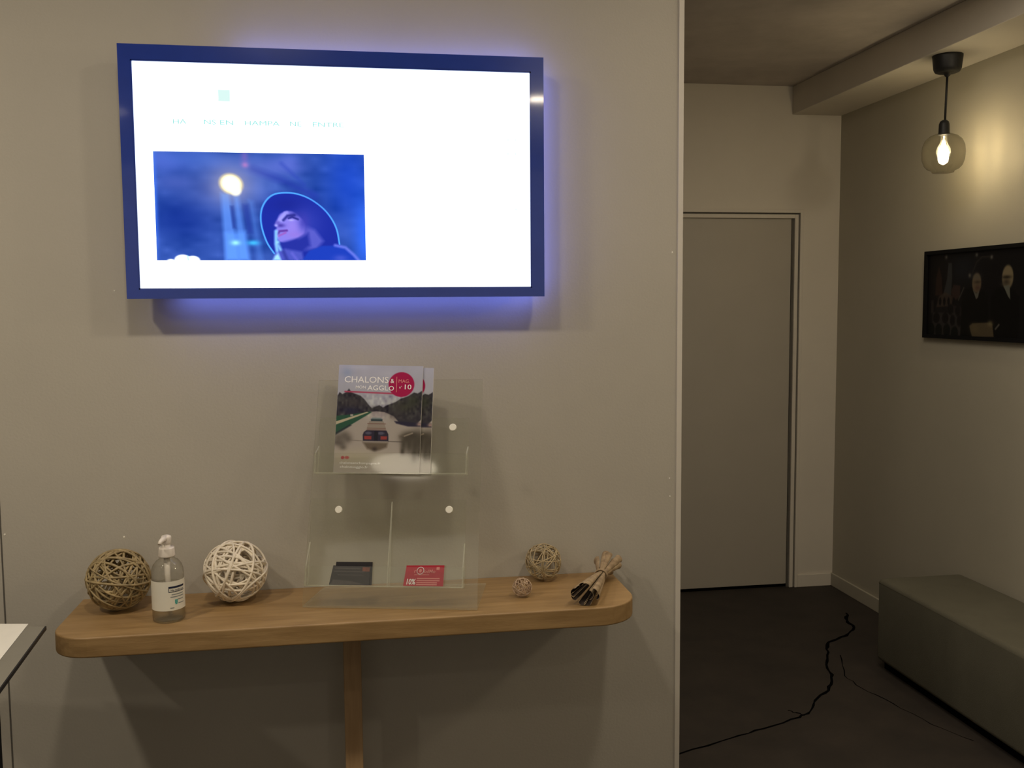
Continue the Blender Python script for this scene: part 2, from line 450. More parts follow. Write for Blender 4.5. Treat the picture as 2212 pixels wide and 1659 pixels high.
# door in the end wall
dr = MB(); dr.box(1.47, YE+.014, .017, 2.302, YE+.054, 2.022)
d1 = struct(dr.build('door_1', M['door'], bevel=.002), 'plain grey flush door at the end of the passage')
b = MB()
for (x0, x1, y0, y1) in [(2.342, 2.360, -.010, .02), (2.314, 2.334, -.004, .02)]:
    t = 2.05-(2.36-x1)*1.0
    b.box(x0, YE+y0, 0, x1, YE+y1, t)
    b.box(3.772-x1, YE+y0, t-(x1-x0), x0, YE+y1, t)
    b.box(3.772-x1, YE+y0, 0, 3.772-x0, YE+y1, t-(x1-x0))
b.build('door_frame', M['end_wall'], d1, bevel=.0015)
b = MB(); b.box(2.302, YE+.008, 0, 2.314, YE+.058, 2.03); b.box(2.334, YE+.004, 0, 2.342, YE+.05, 2.036)
b.box(1.47, YE+.008, 2.022, 2.302, YE+.058, 2.03); b.box(1.438, YE+.004, 2.024, 2.334, YE+.05, 2.034)
b.box(1.458, YE+.008, 0, 1.47, YE+.058, 2.03); b.box(1.43, YE+.004, 0, 1.438, YE+.05, 2.036)
b.build('door_seal', M['groove'], d1)
b = MB(); b.box(1.45, YE+.02, 0, 2.302, YE+.058, .016); b.build('under_door_gap_fill', M['crack'], d1)  # black strip standing in for the dark gap under the door

# ================================================================== TELEVISION
tv = thing('television', 'large wall-mounted television with black frame coloured with blue screen glare showing a bright white page', 'television', (-.03, 0, 1.579))
x0, x1, z0, z1, yf = -.526, .463, 1.579, 2.159, -.09
sx0, sx1, sz0, sz1 = -.4986, .4315, 1.6005, 2.1245
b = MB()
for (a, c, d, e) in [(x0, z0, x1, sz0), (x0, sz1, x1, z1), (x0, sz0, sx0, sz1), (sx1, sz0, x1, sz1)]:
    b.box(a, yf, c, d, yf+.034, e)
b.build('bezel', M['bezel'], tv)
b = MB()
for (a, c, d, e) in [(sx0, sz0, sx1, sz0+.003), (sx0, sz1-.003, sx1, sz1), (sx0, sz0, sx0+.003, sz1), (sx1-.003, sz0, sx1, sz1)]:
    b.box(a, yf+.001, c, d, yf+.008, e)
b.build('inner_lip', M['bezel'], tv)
b = MB(); b.box(x0+.004, yf+.034, z0+.004, x1-.004, yf+.042, z1-.004); b.box(x0+.10, yf+.042, z0+.09, x1-.10, -.012, z1-.10)
b.build('rear_casing', M['casing'], tv, bevel=.003)
b = MB(); b.box(-.18, -.012, 1.72, .12, 0, 2.02); b.build('wall_bracket', M['casing'], tv)
b = MB()
ins = .004
b.box(x0+.25, yf+.042, z1-ins-.012, x1-ins, yf+.052, z1-ins); b.box(x0+.10, yf+.042, z0+ins, x1-ins, yf+.052, z0+ins+.012)
b.box(x1-ins-.012, yf+.042, z0+ins+.012, x1-ins, yf+.052, z1-ins-.012)
b.build('added_glare_strip', M['glare_strip'], tv)['label'] = 'added blue strip behind the frame imitating screen glare'  # added strip, throws the imitated glare onto the wall
b = MB(); b.box(sx0, yf+.008, sz0, sx1, yf+.03, sz1)
scr = b.build('screen', M['screen_white'], tv)
ys = yf+.0078
# picture on the page (woman in a wide hat at night), painted in crop units
cv = Canvas((260, 675, 1495, 1354), 330, 182, (34, 66, 160))
t = cv.speck(9, 9)+cv.speck(6, 22)
cv.a += t[..., None]*np.array([1, 1, 1.2])+np.array([8, 6, -6])
cv.blob(330, 740, 160, 60, (86, 104, 200), .6); cv.blob(380, 870, 130, 60, (84, 98, 178), .5); cv.blob(560, 720, 300, 60, (62, 98, 186), .6)
cv.blob(500, 960, 160, 60, (72, 94, 170), .5); cv.blob(980, 760, 160, 60, (84, 98, 188), .6); cv.blob(1050, 730, 60, 70, (96, 110, 205), .5)
cv.blob(400, 1090, 200, 140, (20, 46, 134), .85); cv.blob(560, 900, 60, 50, (30, 52, 130), .6)
cv.line([(830, 780), (1010, 850), (1190, 940)], 22, (34, 52, 150), 20, .7); cv.line([(1000, 740), (1130, 870)], 10, (42, 62, 165), 12, .5)
cv.blob(1400, 850, 150, 300, (24, 66, 190), .7); cv.blob(1495, 1200, 70, 260, (44, 100, 235), .8); cv.blob(262, 1000, 14, 400, (60, 110, 225), .7)
cv.blob(700, 870, 190, 170, (96, 108, 170), .75)
for pts, al in [([(640, 930), (690, 930), (735, 1354), (655, 1354)], .8), ([(715, 950), (745, 950), (795, 1354), (735, 1354)], .7), ([(800, 970), (830, 980), (880, 1354), (840, 1354)], .35)]:
    cv.poly(pts, (86, 134, 226), 14, al)
cv.poly([(660, 1180), (780, 1170), (800, 1354), (660, 1354)], (92, 150, 245), 18, .6)
cv.poly([(692, 1010), (712, 1010), (722, 1150), (704, 1150)], (36, 58, 140), 8, .8); cv.poly([(765, 1000), (800, 1000), (820, 1180), (790, 1180)], (36, 56, 146), 12, .7)
cv.blob(718, 1243, 26, 16, (150, 226, 255), .95); cv.blob(822, 1243, 36, 16, (60, 176, 235), .95)
cv.blob(785, 700, 22, 40, (130, 90, 170), .5); cv.blob(787, 752, 20, 18, (165, 110, 180), .8)
cv.blob(702, 880, 105, 95, (170, 160, 170), .6); cv.ell(702, 872, 68, 60, (250, 226, 150), 12, .95, .5); cv.ell(702, 872, 56, 50, (255, 253, 240), 10, 1, .6); cv.ell(728, 915, 30, 30, (255, 250, 225), 10, 1)
# hat: dark disc with a bright rim
hat = [(945, 1312), (905, 1245), (878, 1160), (870, 1085), (880, 1020), (912, 965), (960, 932), (1035, 924), (1100, 934), (1170, 965), (1240, 1020), (1290, 1085), (1322, 1160), (1336, 1250)]
def smooth(P, n=6):
    out_ = []
    for i in range(len(P)-1):
        a, b_, c_, d_ = P[max(0, i-1)], P[i], P[i+1], P[min(len(P)-1, i+2)]
        for k in range(n):
            t_ = k/n
            out_.append(tuple(.5*(2*b_[j]+(c_[j]-a[j])*t_+(2*a[j]-5*b_[j]+4*c_[j]-d_[j])*t_**2+(3*b_[j]-a[j]-3*c_[j]+d_[j])*t_**3) for j in (0, 1)))
    return out_+[P[-1]]
hat = smooth(hat)
cv.poly(hat+[(1336, 1354), (960, 1354)], (26, 40, 146), 4)
cv.blob(1040, 1000, 120, 50, (24, 34, 130), .7)
cv.line(hat, 4.5, (76, 160, 250), 2)
# hair, face, neck, coat
cv.blob(1150, 1110, 90, 110, (44, 56, 160), .8)
cv.poly([(1130, 1130), (1190, 1160), (1240, 1230), (1200, 1280), (1120, 1290), (1090, 1220)], (90, 92, 190), 14, .8)
face = [(1022, 1040), (985, 1060), (966, 1095), (955, 1118), (952, 1132), (962, 1146), (956, 1165), (962, 1185), (962, 1204), (975, 1232), (1010, 1240), (1080, 1215), (1122, 1180), (1130, 1120), (1100, 1075), (1060, 1045)]
cv.poly(smooth(face+face[:1]), (122, 116, 214), 6)
cv.poly([(1030, 1042), (1010, 1044), (975, 1090), (966, 1110), (1000, 1108), (1020, 1075), (1042, 1060)], (148, 144, 232), 6)
cv.blob(1060, 1140, 50, 46, (138, 118, 214), .7); cv.blob(1070, 1190, 60, 26, (136, 108, 202), .6)
cv.blob(1125, 1110, 34, 60, (56, 56, 160), .85); cv.blob(1075, 1060, 40, 20, (48, 52, 150), .8)
cv.line([(1003, 1098), (1028, 1070), (1068, 1066)], 8, (38, 40, 126), 5, .9)
cv.line([(1035, 1086), (1056, 1078), (1090, 1092)], 6, (34, 36, 120), 4, .9); cv.blob(1050, 1098, 16, 6, (170, 166, 240), .8)
cv.blob(985, 1132, 26, 12, (62, 50, 146), .9); cv.blob(970, 1112, 14, 12, (76, 66, 160), .6); cv.blob(960, 1132, 10, 8, (166, 170, 245), .8)
cv.line([(964, 1190), (980, 1168), (1022, 1164)], 7, (84, 46, 140), 4, .9); cv.line([(968, 1200), (990, 1190), (1014, 1178)], 6, (140, 84, 176), 4, .9)
cv.line([(958, 1170), (956, 1250), (968, 1340)], 10, (130, 190, 250), 7, .9); cv.line([(968, 1240), (985, 1290)], 10, (150, 215, 255), 6, .8)
cv.poly([(975, 1250), (1000, 1240), (1090, 1215), (1150, 1180), (1160, 1260), (1110, 1300), (1010, 1310)], (34, 44, 146), 14)
cv.poly([(950, 1310), (1010, 1280), (1110, 1300), (1120, 1354), (930, 1354)], (74, 82, 180), 10, .9)
cv.line([(1000, 1300), (1020, 1354)], 10, (44, 52, 140), 8, .8); cv.line([(1050, 1310), (1080, 1354)], 8, (96, 96, 200), 8, .7)
cv.poly([(935, 1354), (948, 1325), (968, 1310), (985, 1354)], (160, 220, 255), 8, .9)
cv.poly([(1110, 1354), (1150, 1295), (1230, 1262), (1340, 1258), (1400, 1300), (1440, 1354)], (26, 56, 170), 6)
cv.line([(1310, 1258), (1372, 1272), (1420, 1318), (1450, 1354)], 9, (96, 110, 214), 7, .9); cv.blob(1340, 1340, 40, 20, (70, 84, 190), .7)
cv.ell(408, 1352, 48, 34, (250, 254, 255), 4); cv.ell(466, 1354, 42, 28, (250, 254, 255), 4); cv.ell(340, 1358, 22, 12, (250, 254, 255), 4)
cv.line([(437, 1325), (440, 1354)], 2, (120, 210, 240), 2)
def sp(u, v):            # fractions across / down the screen
    return Vector((sx0+(sx1-sx0)*u, ys, sz1-(sz1-sz0)*v))
cv.sheet('screen_picture', sp(.0445, .391), sp(.5635, .391), sp(.0445, .870), M['screen_print'], scr, (0, -1, 0), .0004)
b = MB(); b.plate([sp(.2055, .118), sp(.2055, .168), sp(.234, .168), sp(.234, .118)], (0, -1, 0), .0004); b.build('screen_square', M['screen_square'], scr)
for s_, u0, u1 in [('HA', .093, .125), ('NS', .168, .196), ('EN', .206, .238), ('HAMPA', .266, .352), ('NE', .378, .406), ('ENTRE', .434, .512)]:
    text(s_, 'screen_lettering', sp(u0, .270), (1, 0, 0), (0, 0, 1), .0105, M['screen_ink'], scr, (0, -1, 0), width=(u1-u0)*(sx1-sx0))
for k in range(8):
    v = .176+k*.0642
    text(')', 'screen_lettering', sp(.957, v+.012), (1, 0, 0), (0, 0, 1), .007, M['screen_ink'], scr, (0, -1, 0))
    if k < 4: text('(', 'screen_lettering', sp(.938, v+.012), (1, 0, 0), (0, 0, 1), .007, M['screen_ink'], scr, (0, -1, 0))
text('(', 'screen_lettering', sp(.873, .445), (1, 0, 0), (0, 0, 1), .007, M['screen_ink'], scr, (0, -1, 0))

# ================================================================== WOODEN SHELF
def arc(cx, cy, r, a0, a1, n=10):
    return [(cx+r*math.cos(a0+(a1-a0)*i/n), cy+r*math.sin(a0+(a1-a0)*i/n)) for i in range(n+1)]
ZS = .847
sh = thing('console_shelf', 'oak console shelf with rounded corners on a single post against the wall', 'shelf', (-.02, -.12, 0))
out = [(-.677, 0)]+arc(-.677+.085, -.297+.085, .085, PI, 1.5*PI)+arc(.657-.105, -.297+.105, .105, 1.5*PI, 2*PI)+[(.657, 0)]
b = MB(); b.prism(out, .801, ZS); b.build('shelf_top', M['wood'], sh, bevel=.004, bseg=3)
b = MB(); b.box(-.049, -.122, 0, -.006, -.078, .801); b.build('post', M['pine'], sh, bevel=.002)
b = MB(); b.box(-.35, -.03, .765, .33, 0, .801); b.build('wall_batten', M['pine'], sh, bevel=.002)

# ================================================================== BROCHURE STAND (clear acrylic)
O = Vector((-.1399, -.1699, ZS+.001))
U = Vector((.9729, -.2312, 0)); V = Vector((.0634, .2668, .9617)); N = Vector((-.2224, -.9356, .2742))
D = Vector((.2312, .9729, 0))
def st(u, v, n=0): return O+U*u+V*v+N*n
stn = thing('brochure_stand', 'clear acrylic brochure stand with two tiers of pockets on the oak shelf', 'brochure holder', tuple(O))
EA = [M['acrylic'], M['acrylic_edge']]
def aplate(name, pts, n, t):
    b = MB(); b.plate(pts, n, t, 0, 1); return b.build(name, EA, stn)
aplate('back_panel', [st(0, .004), st(.4158, .004), st(.4185, .549), st(.0115, .548)], N, .004)
aplate('base_plate', [O, O+U*.4158, O+U*.4158+D*.205, O+U*.01+D*.150], Vector((0, 0, 1)), .004)
def pocket(name, u0, u1, vb, vt, lip, d0, d1):
    """back sheet, bottom, two cheeks and front lip"""
    aplate(name+'_back', [st(u0, vb, .0045), st(u1, vb, .0045), st(u1, vt, .0045), st(u0, vt, .0045)], N, .003)
    aplate(name+'_floor', [st(u0, vb, .0075), st(u1, vb, .0075), st(u1, vb, d1), st(u0, vb, d1)], V, .003)
    aplate(name+'_lip', [st(u0, vb, d1), st(u1, vb, d1), st(u1, vb+lip, d1), st(u0, vb+lip, d1)], N, .003)
    for uu in (u0, u1-.003):
        aplate(name+'_cheek', [st(uu, vb+.003, .0075), st(uu, vb+.003, d1), st(uu, vb+lip, d1), st(uu, vt*.5+vb*.5, .0075)], U, .003)
pocket('upper_pocket', .020, .388, .314, .4535, .049, 0, .036)
pocket('lower_pocket', .010, .385, .050, .256, .047, 0, .032)
aplate('divider', [st(.2055, .053, .0075), st(.2055, .053, .032), st(.2055, .095, .032), st(.2055, .25, .0095)], U, .003)
def rod_disc(c, r, n, t):
    b = MB(); k = 20; A = U; B = V
    P = [Vector(c)+A*(r*math.cos(2*PI*i/k))+B*(r*math.sin(2*PI*i/k)) for i in range(k)]
    Q = [Vector(c)+Vector(n)*t+(p-Vector(c))*.85 for p in P]
    b.add(P+Q, [tuple(range(k))[::-1], tuple(range(k, 2*k))]+[(i, (i+1) % k, k+(i+1) % k, k+i) for i in range(k)])
    return b
for (u, v) in [(.3486, .4303), (.0772, .4303), (.0772, .2300), (.3447, .2321)]:
    rod_disc(st(u, v, .0075), .0092, N, .0025).build('screw_cap', M['screw'], stn)['label'] = 'round white screw cap'
# magazines leaning in the upper pocket
def cover_art():
    c = Canvas((468, 138, 1388, 1312), 200, 250, (178, 180, 200))
    c.a += ((c.Y-138)/300)[..., None]*np.array([-4, -4, -10])*np.clip(1-(c.Y-600)/50, 0, 1)[..., None]
    c.blob(560, 220, 60, 60, (150, 164, 196), .8); c.blob(700, 160, 120, 30, (192, 196, 214), .7); c.blob(960, 230, 160, 60, (186, 188, 206), .6)
    c.a += c.speck(2, 14)[..., None]
    # water
    c.poly([(468, 640), (1388, 640), (1388, 1312), (468, 1312)], (166, 158, 150), 3)
    c.blob(930, 700, 130, 60, (182, 176, 176), .8); c.blob(700, 1150, 300, 90, (178, 170, 148), .8)
    # left trees and bank
    tr = [(468, 480), (490, 440), (520, 460), (560, 440), (590, 400), (620, 440), (660, 455), (720, 475), (770, 520), (810, 570), (850, 610), (930, 575), (970, 600), (1010, 575), (1100, 540), (1160, 500), (1240, 470), (1300, 430), (1340, 440), (1388, 410), (1388, 720), (1330, 790), (1170, 780), (1090, 690), (990, 650), (900, 640), (840, 650), (468, 730)]
    c.poly(tr, (52, 50, 58), 6)
    s_ = c.speck(.8, 46)+c.speck(.6, 16); msk = np.clip((c.Y-430)/50, 0, 1)*np.clip((740-c.Y)/50, 0, 1)
    c.a += (s_*msk*17)[..., None]*np.array([1, 1.1, .8])
    c.blob(640, 560, 120, 60, (70, 66, 68), .7); c.blob(620, 640, 110, 40, (38, 38, 66), .8); c.blob(1200, 590, 110, 60, (66, 68, 56), .8)
    c.blob(1120, 660, 90, 60, (70, 68, 68), .6); c.blob(1300, 520, 70, 60, (60, 66, 50), .7); c.blob(900, 610, 60, 26, (58, 56, 58), .8)
    c.poly([(468, 700), (640, 680), (830, 645), (850, 655), (468, 900)], (44, 84, 66), 4)
    c.poly([(468, 760), (800, 650), (815, 656), (468, 795)], (186, 176, 150), 3); c.poly([(468, 880), (620, 790), (640, 800), (468, 910)], (34, 44, 54), 6, .8)
    c.poly([(620, 680), (650, 680), (650, 700), (620, 700)], (170, 166, 160), 4)
    c.poly([(1100, 745), (1388, 760), (1388, 800), (1250, 800), (1120, 770)], (40, 38, 60), 8)
    c.blob(1370, 775, 26, 18, (190, 160, 150), .9); c.poly([(1150, 900), (1300, 860), (1340, 880), (1160, 930)], (120, 108, 96), 12, .6)
    c.line([(1200, 905), (1300, 872)], 7, (190, 178, 160), 6, .8)
    # reflections of the trees
    for x, y, rx, ry in [(500, 940, 60, 50), (570, 910, 60, 50), (610, 950, 44, 40), (540, 1000, 50, 44), (560, 1040, 34, 26), (490, 990, 40, 30)]:
        c.blob(x, y, rx, ry, (84, 78, 72), .65)
    for x, y, rx, ry in [(1240, 930, 70, 60), (1300, 900, 90, 50), (1210, 1000, 34, 80), (1200, 1070, 22, 40), (1270, 1000, 40, 90), (1330, 1000, 50, 130), (1330, 1110, 26, 60), (1375, 960, 50, 110), (1385, 1080, 26, 60)]:
        c.blob(x, y, rx, ry, (62, 57, 48), .8)
    c.line([(1215, 905), (1300, 872)], 6, (180, 168, 150), 6, .7)
    # barge
    c.poly([(770, 980), (1040, 980), (1030, 1030), (960, 1060), (900, 1070), (820, 1050)], (96, 84, 70), 14, .9); c.blob(900, 1050, 30, 24, (60, 52, 48), .9)
    c.poly([(838, 735), (860, 712), (955, 712), (975, 735)], (120, 134, 138), 4); c.poly([(848, 728), (970, 728), (972, 752), (845, 752)], (50, 66, 72), 4)
    c.poly([(828, 752), (985, 752), (1000, 790), (1020, 850), (800, 850), (812, 800)], (148, 138, 128), 4)
    for y in (778, 826, 844): c.line([(812, y), (1008, y)], 3, (110, 72, 66), 3, .9)
    c.poly([(775, 870), (800, 850), (1020, 850), (1042, 890), (1046, 965), (770, 965), (765, 900)], (44, 40, 58), 4)
    c.poly([(780, 912), (860, 912), (860, 948), (785, 948)], (150, 60, 58), 4); c.poly([(960, 912), (1030, 912), (1026, 946), (960, 948)], (146, 60, 58), 4)
    c.ell(825, 880, 34, 16, (84, 84, 104), 6); c.ell(960, 880, 36, 16, (84, 84, 104), 6); c.poly([(890, 860), (930, 860), (930, 960), (890, 960)], (26, 26, 40), 5)
    c.line([(600, 958), (770, 966)], 3, (110, 104, 96), 4, .8); c.line([(1046, 966), (1200, 968)], 4, (70, 64, 60), 4, .8)
    # red disc and rule
    c.line([(548, 432), (1100, 446)], 8, (176, 66, 96), 4, .95)
    c.ell(1160, 345, 140, 136, (168, 22, 78), 4)
    c.ell(560, 1150, 18, 17, (170, 60, 70), 4); c.ell(606, 1148, 24, 16, (176, 84, 84), 5)
    return c
art = cover_art()
def magazine(u_tl, v_tl, u_bl, v_bl, du, n0, label):
    w_, = (du,)
    TL = st(u_tl, v_tl, n0); BL = st(u_bl, v_bl, n0); TR = TL+U*w_-V*.004; BR = BL+U*w_+V*.0005
    mg = thing('magazine', label, 'magazine', tuple(BL), 'magazines in the clear stand')
    b = MB(); b.plate([BL-N*.004, BR-N*.004, TR-N*.004, TL-N*.004], N, .004); b.build('pages', M['paper'], mg)
    cov = art.sheet('front_cover', TL, TR, BL, M['cover'], mg, N, .0003)
    def at(x, y):
        f = (x-468)/920; g = (y-138)/1174
        return TL+(TR-TL)*f+(BL-TL)*g+N*.0004
    Uu = (TR-TL).normalized(); Vv = (TL-BL).normalized(); k = (TR-TL).length/920
    for s_, x, y, wd, h in [('CHALONS', 533, 330, 480, 66), ('MON', 660, 395, 110, 30), ('AGGL', 792, 412, 225, 52)]:
        text(s_, 'cover_lettering', at(x, y), Uu, Vv, h*k, M['ink_white'], cov, N, width=wd*k, bold=.006)
    for s_, x, y, wd, h in [('&', 1040, 330, 40, 46), ('O', 1022, 412, 56, 48), ('10', 1180, 396, 72, 52)]:
        text(s_, 'cover_lettering', at(x, y), Uu, Vv, h*k, M['ink_white'], cov, N, width=wd*k, bold=.01)
    text('MAG.', 'cover_lettering', at(1125, 325), Uu, Vv, 36*k, M['ink_pink'], cov, N, width=120*k)
    text('n°', 'cover_lettering', at(1135, 388), Uu, Vv, 26*k, M['ink_white'], cov, N, width=30*k)
    b = MB(); b.plate([at(1104, 260), at(1104, 430), at(1110, 430), at(1110, 260)], N, .0003); b.build('cover_rule', M['ink_pink'], cov)
    text('chalonsenchampagne.fr', 'cover_lettering', at(530, 1215), Uu, Vv, 24*k, M['ink_white'], cov, N, width=440*k)
    text('chalonsagglo.fr', 'cover_lettering', at(535, 1258), Uu, Vv, 24*k, M['ink_white'], cov, N, width=300*k)
    return mg
magazine(.0925, .5800, .0905, .3190, .2070, .0155, 'magazine with canal barge cover half hidden behind the front copy')
magazine(.0655, .5830, .0636, .3178, .2085, .0225, 'front magazine with canal barge cover and crimson disc in the clear stand')

# business cards in the lower pocket
def card(P, n0, th, material, name, label, group=None):
    pts = [st(u, v, n0) for (u, v) in P]
    c = thing(name, label, 'card', tuple(pts[0]), group)
    b = MB(); b.plate(pts, N, th); return c, b.build('card_stock', material, c), pts
K1 = [(.0752, .0535), (.1660, .0535), (.1665, .1075), (.0790, .1070)]
K2 = [(.0655, .0535), (.1610, .0535), (.1625, .0975), (.0740, .0985)]
c, o, p = card(K1, .012, .0015, M['black_card'], 'business_card', 'dark card peeking out behind the front black card in left pocket', 'dark cards in the left pocket')
c, o, p = card(K2, .0185, .0015, M['black_card'], 'business_card', 'front black card with rust print in the left pocket of the stand', 'dark cards in the left pocket')
def on(P, f, g, n0):   # f across, g down on a card quad (BL, BR, TR, TL)
    a = Vector(P[3]).lerp(Vector(P[2]), f); d = Vector(P[0]).lerp(Vector(P[1]), f)
    return a.lerp(d, g)+N*n0
def strip(P, f0, g0, f1, g1, n0, material, name, parent):
    b = MB(); b.plate([on(P, f0, g1, n0), on(P, f1, g1, n0), on(P, f1, g0, n0), on(P, f0, g0, n0)], N, .0002); b.build(name, material, parent)
strip(p, .06, .10, .74, .17, .0016, M['card_grey'], 'card_print', o); strip(p, .05, .26, .86, .33, .0016, M['card_grey'], 'card_print', o)
strip(p, .80, .06, .99, .28, .0016, M['card_rust'], 'card_print', o); strip(p, .16, .46, .84, .50, .0016, M['card_grey'], 'card_print', o)
b = MB(); q = [on(p, .03, .97, .0017), on(p, .92, .97, .0017), on(p, .50, .78, .0017), on(p, .08, .72, .0017)]; b.plate(q, N, .0001); b.build('card_print', M['card_grey'], o)
K3 = [(.2420, .0535), (.3365, .0535), (.3385, .1020), (.2490, .1005)]
c, o, p = card(K3, .0185, .0012, M['red_card'], 'business_card', 'crimson discount card reading 10% in the right pocket of the stand')
Uc = (p[1]-p[0]).normalized(); Vc = (p[3]-p[0]).normalized(); wc = (p[1]-p[0]).length; hc = (p[3]-p[0]).length
text('10%', 'card_lettering', on(p, .05, .92, .0013), Uc, Vc, hc*.26, M['ink_white'], o, N, width=wc*.22, bold=.03)
for g in (.64, .74, .84, .93):
    strip(p, .32, g-.03, .90-(.0 if g < .8 else .06), g+.025, .0013, M['ink_pink'], 'card_print', o)
text('r', 'card_lettering', on(p, .22, .36, .0013), Uc, Vc, hc*.18, M['ink_pink'], o, N, width=wc*.05, bold=.01)
text('odMo', 'card_lettering', on(p, .48, .36, .0013), Uc, Vc, hc*.16, M['ink_pink'], o, N, width=wc*.28, bold=.01)
b = MB(); cc = on(p, .385, .26, .0014)
ring = [cc+Uc*(hc*.17*math.cos(a))+Vc*(hc*.17*math.sin(a)) for a in [2*PI*i/28 for i in range(28)]]
b.tube(ring, .0008, 5, True); b.build('card_emblem', M['ink_white'], o)
b = MB(); k = 14
b.add([cc+Uc*(hc*.085*math.cos(2*PI*i/k)*.8)+Vc*(hc*.09*math.sin(2*PI*i/k)) for i in range(k)], [tuple(range(k))]); b.build('card_emblem', M['ink_pink'], o)
strip(p, .80, .08, .88, .22, .0013, M['ink_pink'], 'card_print', o); strip(p, .24, .44, .62, .47, .0013, M['ink_pink'], 'card_print', o)

# ================================================================== WOVEN BALLS
def ball(loc, R, n, tr, material, label, sq=1.0, seed=1, parts=True, tilt=(0, 0), name='woven_ball'):
    rs = random.Random(seed)
    t_ = thing(name, label, 'decorative ball', (loc[0], loc[1], loc[2]-R*sq), 'woven balls on the oak shelf')
    mbs = MB(); c = Vector(loc)
    for i in range(n):
        z = 1-2*(i+.5)/n; ph = i*2.39996+rs.uniform(-.5, .5)
        ax = Vector((math.sqrt(1-z*z)*math.cos(ph), math.sqrt(1-z*z)*math.sin(ph), z))
        ax = (ax+Vector((rs.gauss(0, .2), rs.gauss(0, .2), rs.gauss(0, .2)))).normalized()
        a = ax.orthogonal().normalized(); bb = ax.cross(a)
        off = rs.choice([0, 0, rs.uniform(-.55, .55)]); Rr = R-tr*rs.uniform(1, 3.6)
        ph0 = rs.uniform(0, 6.28); wob = rs.uniform(.0, .06); kf = rs.choice([2, 3])
        path = []; st_ = 44
        for k in range(st_):
            s_ = 2*PI*k/st_
            o_ = off+wob*math.sin(kf*s_+ph0)
            q = (a*math.cos(s_)+bb*math.sin(s_))*math.sqrt(max(.05, 1-o_*o_))+ax*o_
            q = q.normalized()*Rr
            q.z *= sq
            path.append(c+q)
        tt = tr*rs.uniform(.75, 1.2)
        if parts:
            m_ = MB(); m_.tube(path, tt, 6, True); m_.build('cane_strand', material, t_)
        else:
            mbs.tube(path, tt, 5, True)
    if not parts:
        o = mbs.build('cane_strands', material, t_); o['kind'] = 'stuff'
    return t_
ball((-.5673, -.1037, ZS+.0745*.98), .0745, 38, .0027, M['tan_cane'], 'dark tan woven cane ball at the left end of the shelf, beside the bottle', .98, 3)
ball((-.3025, -.0875, ZS+.0785*.96), .0785, 34, .0032, M['white_cane'], 'white woven cane ball standing right of the sanitizer bottle', .96, 11)
ball((.4648, -.0460, ZS+.0480), .0480, 24, .0013, M['buff_cane'], 'medium beige wicker ball of thin strands at the right of the stand', 1.0, 5)
ball((.3860, -.1809, ZS+.0245), .0245, 15, .0011, M['pink_cane'], 'smallest woven ball, rosy beige, in front of the medium wicker ball', 1.0, 8, parts=False)

# ================================================================== PUMP BOTTLE
bx, by = -.4375, -.2
bt = thing('pump_bottle', 'clear pump bottle of hand sanitizer with a white label on the shelf', 'bottle', (bx, by, ZS))
prof = [(.0, .004), (.02, .003), (.031, .0), (.0345, .003), (.0355, .010), (.0355, .108), (.0345, .118), (.031, .129), (.024, .138), (.0165, .143), (.0145, .146), (.0145, .150)]
b = MB(); b.lathe(prof, (bx, by, ZS), 44); b.build('bottle_body', M['pet'], bt)
b = MB(); b.lathe([(0, .006), (.030, .004), (.0335, .010), (.0335, .085), (0, .085)], (bx, by, ZS), 40); b.build('gel', M['gel'], bt)
b = MB(); b.lathe([(.0145, .147), (.0178, .147), (.0182, .150), (.0172, .166), (.0165, .1685), (.009, .1685), (.0085, .176), (0, .176)], (bx, by, ZS), 36); b.build('pump_collar', M['plastic_white'], bt)
hd = MB(); hd.lathe([(.006, .174), (.0095, .176), (.0105, .182), (.0112, .191), (.0100, .1945), (.006, .196), (0, .196)], (bx, by, ZS), 28)
hd.tube([(bx-.001, by-.004, ZS+.190), (bx-.005, by-.016, ZS+.189), (bx-.008, by-.027, ZS+.1865), (bx-.009, by-.031, ZS+.182)], [.0075, .006, .0045, .004], 10)
hd.build('pump_head', M['plastic_white'], bt)
b = MB(); b.tube([(bx, by, ZS+.150), (bx, by, ZS+.10), (bx+.004, by, ZS+.012)], [.0075, .006, .003], 10); b.build('dip_tube', M['plastic_white'], bt)
# wrapped label; rows of print wrap with it
def wrap(name, a0, a1, zl, zh, r, material, parent, tiltz=0, nseg=24):
    b = MB(); vs = []
    for k in range(nseg+1):
        t = k/nseg; a = a0+(a1-a0)*t
        for z in (zl, zh): vs.append((bx+r*math.cos(a), by+r*math.sin(a), ZS+z+tiltz*t))
    b.add(vs, [(2*k, 2*k+2, 2*k+3, 2*k+1) for k in range(nseg)], 0, True)
    return b.build(name, material, parent)
ra = math.radians
lb = wrap('label', ra(182), ra(372), .030, .097, .0361, M['label'], bt)
wrap('label_print', ra(282), ra(345), .081, .0855, .0363, M['ink_navy'], lb); wrap('label_print', ra(282), ra(345), .072, .0735, .0363, M['ink_navy'], lb)
wrap('label_print', ra(282), ra(284), .0735, .081, .0363, M['ink_navy'], lb)
for k, (a0, a1, z) in enumerate([(292, 340, .0655), (288, 342, .060), (314, 340, .053), (316, 342, .044), (286, 300, .035)]):
    wrap('label_print', ra(a0), ra(a1), z, z+.0022, .0363, M['ink_grey'], lb)
wrap('label_emblem', ra(303), ra(314), .046, .0545, .0363, M['ink_teal'], lb); wrap('label_emblem', ra(305), ra(312), .043, .046, .0363, M['ink_teal'], lb)
